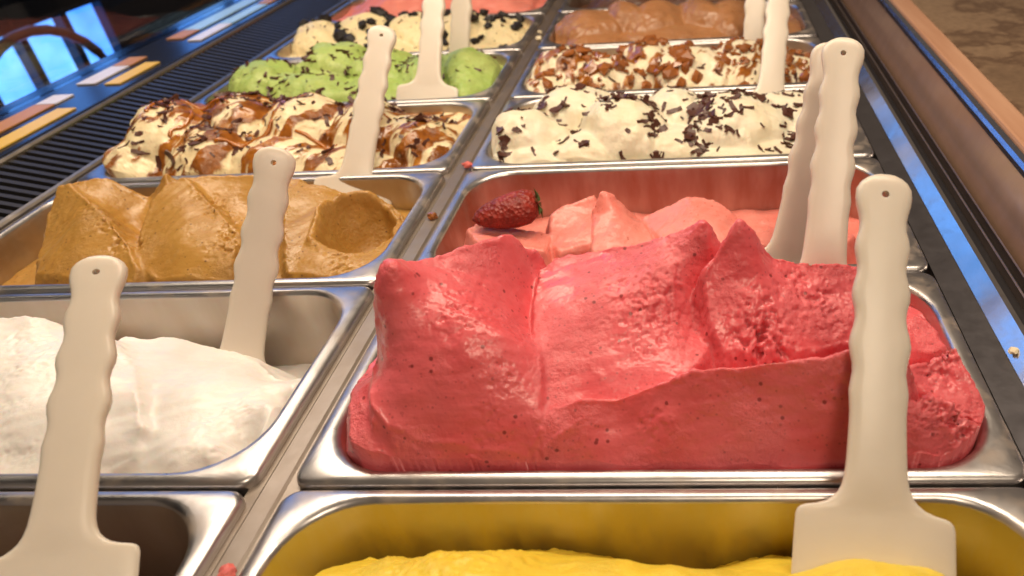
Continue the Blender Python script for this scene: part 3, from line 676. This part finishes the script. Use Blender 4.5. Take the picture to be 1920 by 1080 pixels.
G['white'] = make_gelato('gelato_mound', 'plain pure white gelato in soft snowy heaps', 'white', 'L', 0, 320, 170, GM['white'], .0028, 30, .0008, LIPS['white'], [], 1.0, 4, kk=.0025, slope=1.6)
G['mango'] = make_gelato('gelato_mound', 'bright yellow gelato at the bottom edge of the picture', 'mango', 'R', -1, 300, 150, GM['mango'], .0016, 36, .0012, (), [(.11, -.04, .03, .002)], 1.0, 5)
G['flakes'] = make_gelato('gelato_mound', 'white gelato domes sprinkled with dark chocolate flakes', 'flakes', 'R', 2, 260, 130, GM['flakes'], .0012, 34, .0004, LIPS['flakes'], [], 1.0, 6)
G['nuts'] = make_gelato('gelato_mound', 'cream gelato buried under caramelised nuts', 'nuts', 'R', 3, 200, 100, GM['nuts'], .0025, 34, .0008, (), [], 1.0, 7, sauce=(-.3, 60, 22, .03))
G['hazel'] = make_gelato('gelato_mound', 'smooth milk chocolate brown gelato with glossy folds', 'hazel', 'R', 4, 200, 100, GM['hazel'], .0014, 30, .0004, LIPS['hazel'], [], 1.0, 8)
G['caramel'] = make_gelato('gelato_mound', 'cream gelato streaked with caramel sauce and chocolate shavings', 'caramel', 'L', 2, 280, 130, GM['caramel'], .0022, 36, .0007, LIPS['caramel'], [], 1.0, 9, sauce=(-.55, 75, 18, -.03))
G['mint'] = make_gelato('gelato_mound', 'bright green mint gelato with chocolate chips', 'mint', 'L', 3, 220, 110, GM['mint'], .0025, 40, .0009, LIPS['mint'], [], 1.0, 10)
G['cookie'] = make_gelato('gelato_mound', 'cream gelato studded with black cookie chunks', 'cookie', 'L', 4, 200, 100, GM['cookie'], .0022, 40, .0008, (), [], 1.0, 11)
def heap(k, side, zs, seed):
    a, b_ = (LX0, LX1) if side == 'L' else (RX0, RX1); r_ = random.Random(seed); o = []
    for i in range(6):
        for j in range(4):
            x = a + .03 + (b_ - a - .06) * i / 5; yy = k * PITCH + .02 + .125 * j / 3
            o.append((x, yy, (zs - .025 if i in (0, 5) or j in (0, 3) else zs + r_.uniform(-.008, .014))))
    return dict(base=zs - .03, sheets=[o], domes=[])
G['pink'] = make_gelato('gelato_mound', 'pink gelato at the far end of the left row', None, 'L', 5, 140, 80, GM['pink'], .003, 30, .0008, (), [], 1.0, 12, ctrl=heap(5, 'L', .022, 1))
G['dark'] = make_gelato('gelato_mound', 'dark chocolate gelato at the far end of the right row', None, 'R', 5, 140, 80, GM['dark'], .003, 30, .0008, (), [], 1.0, 13, ctrl=heap(5, 'R', .004, 2))
G['low'] = make_gelato('gelato_mound', 'low remains of brown gelato in the nearest left pan', None, 'L', -1, 140, 80, GM['dark'], .003, 30, .0008, (), [], 1.0, 14, ctrl=heap(-1, 'L', -.085, 3))

# ------------------------------------------------------------------ toppings (parts of their gelato)
def flake_mesh(name, l, w, t, curl, seed, mat, jag=.25):
    r_ = random.Random(seed); nu = 5; vs, fs = [], []
    for s in (1, -1):
        for i in range(nu):
            a = i / (nu - 1) - .5
            for j in (-1, 1):
                ww = w * (1 - (abs(a) * 1.3) ** 2 * .7) * (1 + r_.uniform(-jag, jag))
                vs.append((a * l * (1 + r_.uniform(-.05, .05)), j * ww / 2, curl * l * (a * a * 4 - .4) + s * t / 2))
    for i in range(nu - 1):
        a = i * 2; fs.append((a, a + 2, a + 3, a + 1)); o = nu * 2
        fs.append((o + a, o + a + 1, o + a + 3, o + a + 2))
        fs.append((a, o + a, o + a + 2, a + 2)); fs.append((a + 1, a + 3, o + a + 3, o + a + 1))
    e = (nu - 1) * 2; o = nu * 2
    fs += [(0, 1, o + 1, o), (e, o + e, o + e + 1, e + 1)]
    me = bpy.data.meshes.new(name); me.from_pydata(vs, [], fs); me.materials.append(mat); me.update()
    return me

def chunk_mesh(name, r, seed, mat, flat=.8, sub=1, rough=.25):
    bm = bmesh.new(); bmesh.ops.create_icosphere(bm, subdivisions=sub, radius=r); r_ = random.Random(seed)
    sx, sy = r_.uniform(.8, 1.4), r_.uniform(.7, 1.1)
    for v in bm.verts:
        k = 1 + r_.uniform(-rough, rough); v.co = Vector((v.co.x * sx, v.co.y * sy, v.co.z * flat)) * k
    me = bpy.data.meshes.new(name); bm.to_mesh(me); bm.free(); me.materials.append(mat)
    return me

def scatter(g, name, meshes, count, seed, smin, smax, dens=None, lift=.0003, tilt=.35, ymin=0., big=None, zmin=-.02):
    r_ = np.random.RandomState(seed)
    P, Nn, org = g['P'], g['N'], g['org']
    fx = (P[:, 0] - g['x0']) / (g['x1'] - g['x0']); fy = (P[:, 1] - g['y0']) / (g['y1'] - g['y0'])
    w = np.ones(len(P)) if dens is None else np.clip(dens(fx, fy, P), 0, None)
    w = w * (fx > .03) * (fx < .97) * (fy > .05 + ymin) * (fy < .93) * (P[:, 2] > zmin) * (Nn[:, 2] > .05)
    c = np.cumsum(w); c /= c[-1]
    idx = np.searchsorted(c, r_.rand(count))
    for q, i in enumerate(idx):
        o = bpy.data.objects.new(name, meshes[r_.randint(len(meshes))]); link(o, g['obj'])
        n = Vector(Nn[i]); n = (n + Vector(r_.normal(size=3)) * tilt).normalized()
        t_ = Vector((math.cos(a := r_.rand() * 6.283), math.sin(a), 0)); t_ = (t_ - n * t_.dot(n)).normalized(); bb = n.cross(t_)
        s = smin + (smax - smin) * r_.rand() ** 2.2
        Mx = Matrix(((t_.x, bb.x, n.x), (t_.y, bb.y, n.y), (t_.z, bb.z, n.z)))
        o.matrix_parent_inverse = Matrix.Identity(4)
        o.rotation_euler = Mx.to_euler(); o.scale = (s, s, s)
        o.location = Vector(P[i] - org) + Vector(Nn[i]) * lift

fl = [flake_mesh('chocolate_flake', .0070, .0022, .0007, .10, i, M['chocolate'], .35) for i in range(5)]
flb = [flake_mesh('chocolate_shard', .0085, .0050, .0008, .08, i + 20, M['chocolate'], .4) for i in range(4)]
def blobs(scale, cut, seed):
    return lambda fx, fy, P: np.clip(fbm(P * scale + seed, 2) * 2 + cut, 0, 1) ** 1.5
scatter(G['flakes'], 'chocolate_flake', fl, 300, 1, .8, 2.2, lambda fx, fy, P: (blobs(34, .15, 3)(fx, fy, P) + .08) * (.35 + fx), tilt=.25)
scatter(G['flakes'], 'chocolate_shard', flb, 120, 2, .6, 2.0, lambda fx, fy, P: (blobs(34, .2, 3)(fx, fy, P) + .05) * (1.3 - .5 * fx), tilt=.2)
scatter(G['caramel'], 'chocolate_flake', fl, 300, 3, .8, 2.3, lambda fx, fy, P: blobs(30, .2, 8)(fx, fy, P) + .5 * (fy > .6) + .1)
scatter(G['caramel'], 'chocolate_shard', flb, 110, 13, .5, 1.2, lambda fx, fy, P: blobs(30, .3, 8)(fx, fy, P) + .8 * (fy > .62) + .1)
scatter(G['mint'], 'chocolate_flake', fl, 290, 4, .7, 1.9, lambda fx, fy, P: (blobs(30, .2, 5)(fx, fy, P) + .15) * np.where(fx > .72, .12, 1.))
scatter(G['nuts'], 'chocolate_flake', fl, 70, 5, .7, 1.8)
ck = [chunk_mesh('cookie_chunk', .0048, i, M['cookie'], .75, 1, .3) for i in range(5)]
scatter(G['cookie'], 'cookie_chunk', ck, 120, 6, .8, 2.2, lambda fx, fy, P: blobs(26, .4, 2)(fx, fy, P) + .3 + .6 * (fy > .55), lift=.0022)
scatter(G['cookie'], 'chocolate_flake', fl, 70, 7, .5, 1.1)
nu_ = [chunk_mesh('caramelised_nut', .0052, i + 40, M['nut'], .62, 1, .42) for i in range(9)]
scatter(G['nuts'], 'caramelised_nut', nu_, 260, 8, .6, 1.9, lambda fx, fy, P: blobs(20, .45, 6)(fx, fy, P) + .06, lift=.0014)

def drizzle(g, n, seed, rad, dirx, name='caramel_streak', length=(.05, .11), dens=None):
    r_ = random.Random(seed); P = g['P']; org = g['org']
    for q in range(n):
        for tr in range(40):
            x = r_.uniform(g['x0'] + .02, g['x1'] - .02); y = r_.uniform(g['y0'] + .02, g['y1'] - .015)
            if dens is None or r_.random() < dens((x - g['x0']) / (g['x1'] - g['x0']), (y - g['y0']) / (g['y1'] - g['y0'])): break
        a = dirx + r_.gauss(0, .45); ln = r_.uniform(*length); m = 14; pts = []; rr = []
        ph = r_.uniform(0, 6)
        for i in range(m):
            s = i / (m - 1) - .5
            xx = x + math.cos(a) * s * ln + .004 * math.sin(s * 7 + ph); yy = y + math.sin(a) * s * ln * .6 + .003 * math.cos(s * 6 + ph)
            xx = min(max(xx, g['x0'] + .006), g['x1'] - .006); yy = min(max(yy, g['y0'] + .006), g['y1'] - .006)
            j = np.argmin((P[:, 0] - xx) ** 2 + (P[:, 1] - yy) ** 2)
            p = P[j] + g['N'][j] * .0002 - org
            pts.append(tuple(p)); rr.append(rad * r_.uniform(.7, 1.3) * (.35 + .65 * math.cos(s * 2.6)))
        tube(name, pts, rr, M['caramel'], g['obj'], seg=7)
drizzle(G['caramel'], 8, 1, .0024, -1.0, length=(.03, .08))

# strawberry piece on the orange pink gelato
sm, nt, b = new_mat('strawberry_skin')
v = coords(nt)
nt.links.new(ramp(nt, noise(nt, v, 70, 4), [(.3, (.13, .008, .005)), (.7, (.33, .026, .014))]), b.inputs['Base Color'])
b.inputs['Roughness'].default_value = .48
vo = N(nt, 'ShaderNodeTexVoronoi', Scale=330.); nt.links.new(v, vo.inputs['Vector'])
nt.links.new(bump(nt, vo.outputs['Distance'], .7, .002), b.inputs['Normal'])
vs, fs = [], []
prof = [(0, .0008), (.004, .0065), (.010, .0100), (.020, .0135), (.032, .0155), (.042, .0150), (.048, .0110), (.050, .0030)]
for a, r_ in prof:
    for q in range(20):
        t_ = 2 * math.pi * q / 20
        vs.append((a, r_ * math.cos(t_) * (1 + .06 * math.sin(3 * t_ + a * 90)), .72 * r_ * math.sin(t_)))
for i in range(len(prof) - 1):
    for q in range(20): fs.append((i * 20 + q, i * 20 + (q + 1) % 20, (i + 1) * 20 + (q + 1) % 20, (i + 1) * 20 + q))
fs += [tuple(range(20))[::-1], tuple(range(140, 160))]
sb = mesh_obj('strawberry', vs, fs, sm)
sb.location = (.0475, .236, .0050); sb.rotation_euler = (.25, -.16, .16)
tag(sb, 'dark red strawberry with green leaf tip lying on the orange pink gelato', 'strawberry')
leaf_m = simple('leaf_green', (.05, .10, .02), .5)
for i in range(6):
    a = i * 1.05; c_, s_ = math.cos(a), math.sin(a)
    mesh_obj('leaf', [(.0495, 0, 0), (.0515, c_ * .006 - s_ * .0025, s_ * .006 + c_ * .0025), (.0500, c_ * .0135, s_ * .0115), (.0515, c_ * .006 + s_ * .0025, s_ * .006 - c_ * .0025)], [(0, 1, 2, 3)], leaf_m, sb, smooth=False)

# ------------------------------------------------------------------ spatulas
def spatula_mesh():
    st = [(0, 3.2, 2.0), (.7, 5.6, 2.8), (2, 8.2, 3.4), (4, 10.6, 3.8), (7, 12.3, 4.0), (11, 12.6, 4.1), (15, 12.1, 4.2), (19, 11.2, 4.2), (23, 10.7, 4.2), (27, 10.8, 4.2), (31, 11.6, 4.2), (35, 12.0, 4.2), (39, 11.6, 4.2), (43, 11.0, 4.2), (47, 11.0, 4.2), (51, 11.7, 4.2), (55, 12.3, 4.2), (59, 12.2, 4.2), (63, 11.4, 4.2), (67, 11.1, 4.2), (71, 11.5, 4.2), (75, 12.3, 4.2), (79, 12.7, 4.2), (83, 12.3, 4.2), (87, 11.6, 4.2), (91, 11.4, 4.2), (95, 11.8, 4.1), (99, 12.2, 4.1), (103, 12.0, 4.0), (108, 11.8, 4.0), (118, 12.0, 3.8), (128, 12.4, 3.5), (134, 12.9, 3.2), (138, 13.9, 2.9), (141, 15.4, 2.6), (143, 17.2, 2.4), (145, 20.0, 2.2), (146.4, 24.0, 2.05), (147.2, 28.0, 2.0), (148.0, 30.0, 1.95), (149.2, 31.3, 1.9), (151.5, 32.0, 1.9), (160, 32.2, 1.8), (175, 32.4, 1.6), (192, 32.4, 1.3), (199, 31.6, 1.1), (203, 29.5, .9), (204.5, 26.0, .7)]
    st = [(t, 11.65 + (w - 11.65) * 1.45 if 16 < t < 106 else w, h) for t, w, h in st]
    vs, fs = [], []; n = 24
    for t, w, h in st:
        for q in range(n):
            a = 2 * math.pi * q / n; ca, sa = math.cos(a), math.sin(a)
            e = .42
            x = math.copysign(abs(ca) ** e, ca) * w; zz = math.copysign(abs(sa) ** .75, sa) * h
            vs.append((x * 1e-3, -t * 1e-3, zz * 1e-3))
    for i in range(len(st) - 1):
        for q in range(n): fs.append((i * n + q, (i + 1) * n + q, (i + 1) * n + (q + 1) % n, i * n + (q + 1) % n))
    fs += [tuple(range(n)), tuple(range((len(st) - 1) * n, len(st) * n))[::-1]]
    o = mesh_obj('spatula_blank', vs, fs, M['plastic'])
    cv, cf = [], []
    for z_ in (-.01, .01):
        for q in range(16):
            a = 2 * math.pi * q / 16; cv.append((.0017 * math.cos(a), -.0105 + .0017 * math.sin(a), z_))
    for q in range(16): cf.append((q, (q + 1) % 16, 16 + (q + 1) % 16, 16 + q))
    cf += [tuple(range(16))[::-1], tuple(range(16, 32))]
    cut = mesh_obj('hole_cutter', cv, cf, M['hole'])
    md = o.modifiers.new('hole', 'BOOLEAN'); md.object = cut; md.operation = 'DIFFERENCE'; md.solver = 'EXACT'
    dg = bpy.context.evaluated_depsgraph_get()
    me = bpy.data.meshes.new_from_object(o.evaluated_get(dg))
    me.name = 'spatula'
    bpy.data.objects.remove(o); bpy.data.objects.remove(cut)
    me.polygons.foreach_set('use_smooth', [True] * len(me.polygons)); me.set_sharp_from_angle(angle=math.radians(50))
    return me
SPAT = spatula_mesh()
CAM = Vector((.2169, -.2182, .2669))
def spatula(top, low, label, twist=0., scale=1.0):
    top, low = Vector(top), Vector(low)
    yax = (top - low).normalized()
    zax = (CAM - (top + low) / 2).normalized() * .35 + Vector(BK); zax = (zax - yax * zax.dot(yax)).normalized()
    xax = yax.cross(zax)
    R = Matrix(((xax.x, yax.x, zax.x), (xax.y, yax.y, zax.y), (xax.z, yax.z, zax.z))) @ Matrix.Rotation(twist, 3, 'Y')
    o = link(bpy.data.objects.new('gelato_spatula', SPAT))
    o.rotation_euler = R.to_euler(); o.location = top; o.scale = (scale,) * 3
    tag(o, label, 'spatula', 'white gelato spatulas')
    return o
spatula((.3003, .0864, .1079), (.2828, -.0281, .0095), 'large white plastic spatula standing in the yellow gelato, front right', .0)
spatula((-0.0675, 0.0568, 0.0943), (-0.0435, -0.0522, 0.0243), 'large white spatula in the nearest left pan, front left', .15, 0.898)
spatula((-.0596, .2061, .0811), (-.0812, .1272, -.0229), 'white plastic spatula stuck into the pure white gelato', .2)
spatula((-.0657, .4314, .0956), (-.0806, .3177, -.0111), 'white spatula standing behind the coffee brown gelato', .1)
spatula((-.0678, .6183, .1152), (-.0724, .5023, -.0055), 'white spatula standing at the edge of caramel gelato before the mint', .0)
spatula((.3036, .2215, .1302), (.2856, .1357, .0298), 'white spatula with wavy handle behind the raspberry mound', -.1)
spatula((.3053, .2699, .1123), (.278, .2077, .0125), 'white spatula half hidden behind another handle, in the strawberry gelato', .1)
spatula((.3019, .5591, .1051), (.2844, .4587, .0097), 'white spatula in the gelato with chocolate flakes', .1)
spatula((.2913, .7103, .0989), (.2802, .6395, .0021), 'white spatula rising from the nut topped gelato', .0)
spatula((-.059, .7053, .1185), (-.0719, .648, .015), 'white spatula standing behind the green mint gelato', .0)

# ------------------------------------------------------------------ crumbs
def crumb(loc, r, mat, label, seed):
    o = link(bpy.data.objects.new('crumb', chunk_mesh('crumb', r, seed, mat, .7, 2, .3)))
    o.location = loc; tag(o, label, 'crumb')
crumb((.0100, .2550, -.0015), .0042, M['nut'], 'brown caramel crumb on the divider between coffee and strawberry gelato', 1)
pk = simple('pink_bit', (.75, .15, .13), .5, var=.5, scale=400)
crumb((.0146, .3407, -.0005), .0032, pk, 'small pink and white crumb on the divider near the flaked gelato', 2)
wc = simple('cream_bit', (.8, .7, .5), .5)
crumb((.0124, .7062, -.0012), .0040, wc, 'larger cream coloured crumb far along the centre divider', 3)
crumb((.0087, .7348, -.0014), .0030, wc, 'smaller cream coloured crumb far along the centre divider', 4)
crumb((.0130, -.0444, -.0010), .0035, pk, 'pink gelato crumb on the divider at the bottom edge', 5)
crumb((.3800, .0862, .0005), .0022, wc, 'pale crumb on the chrome rail at the right edge', 6)
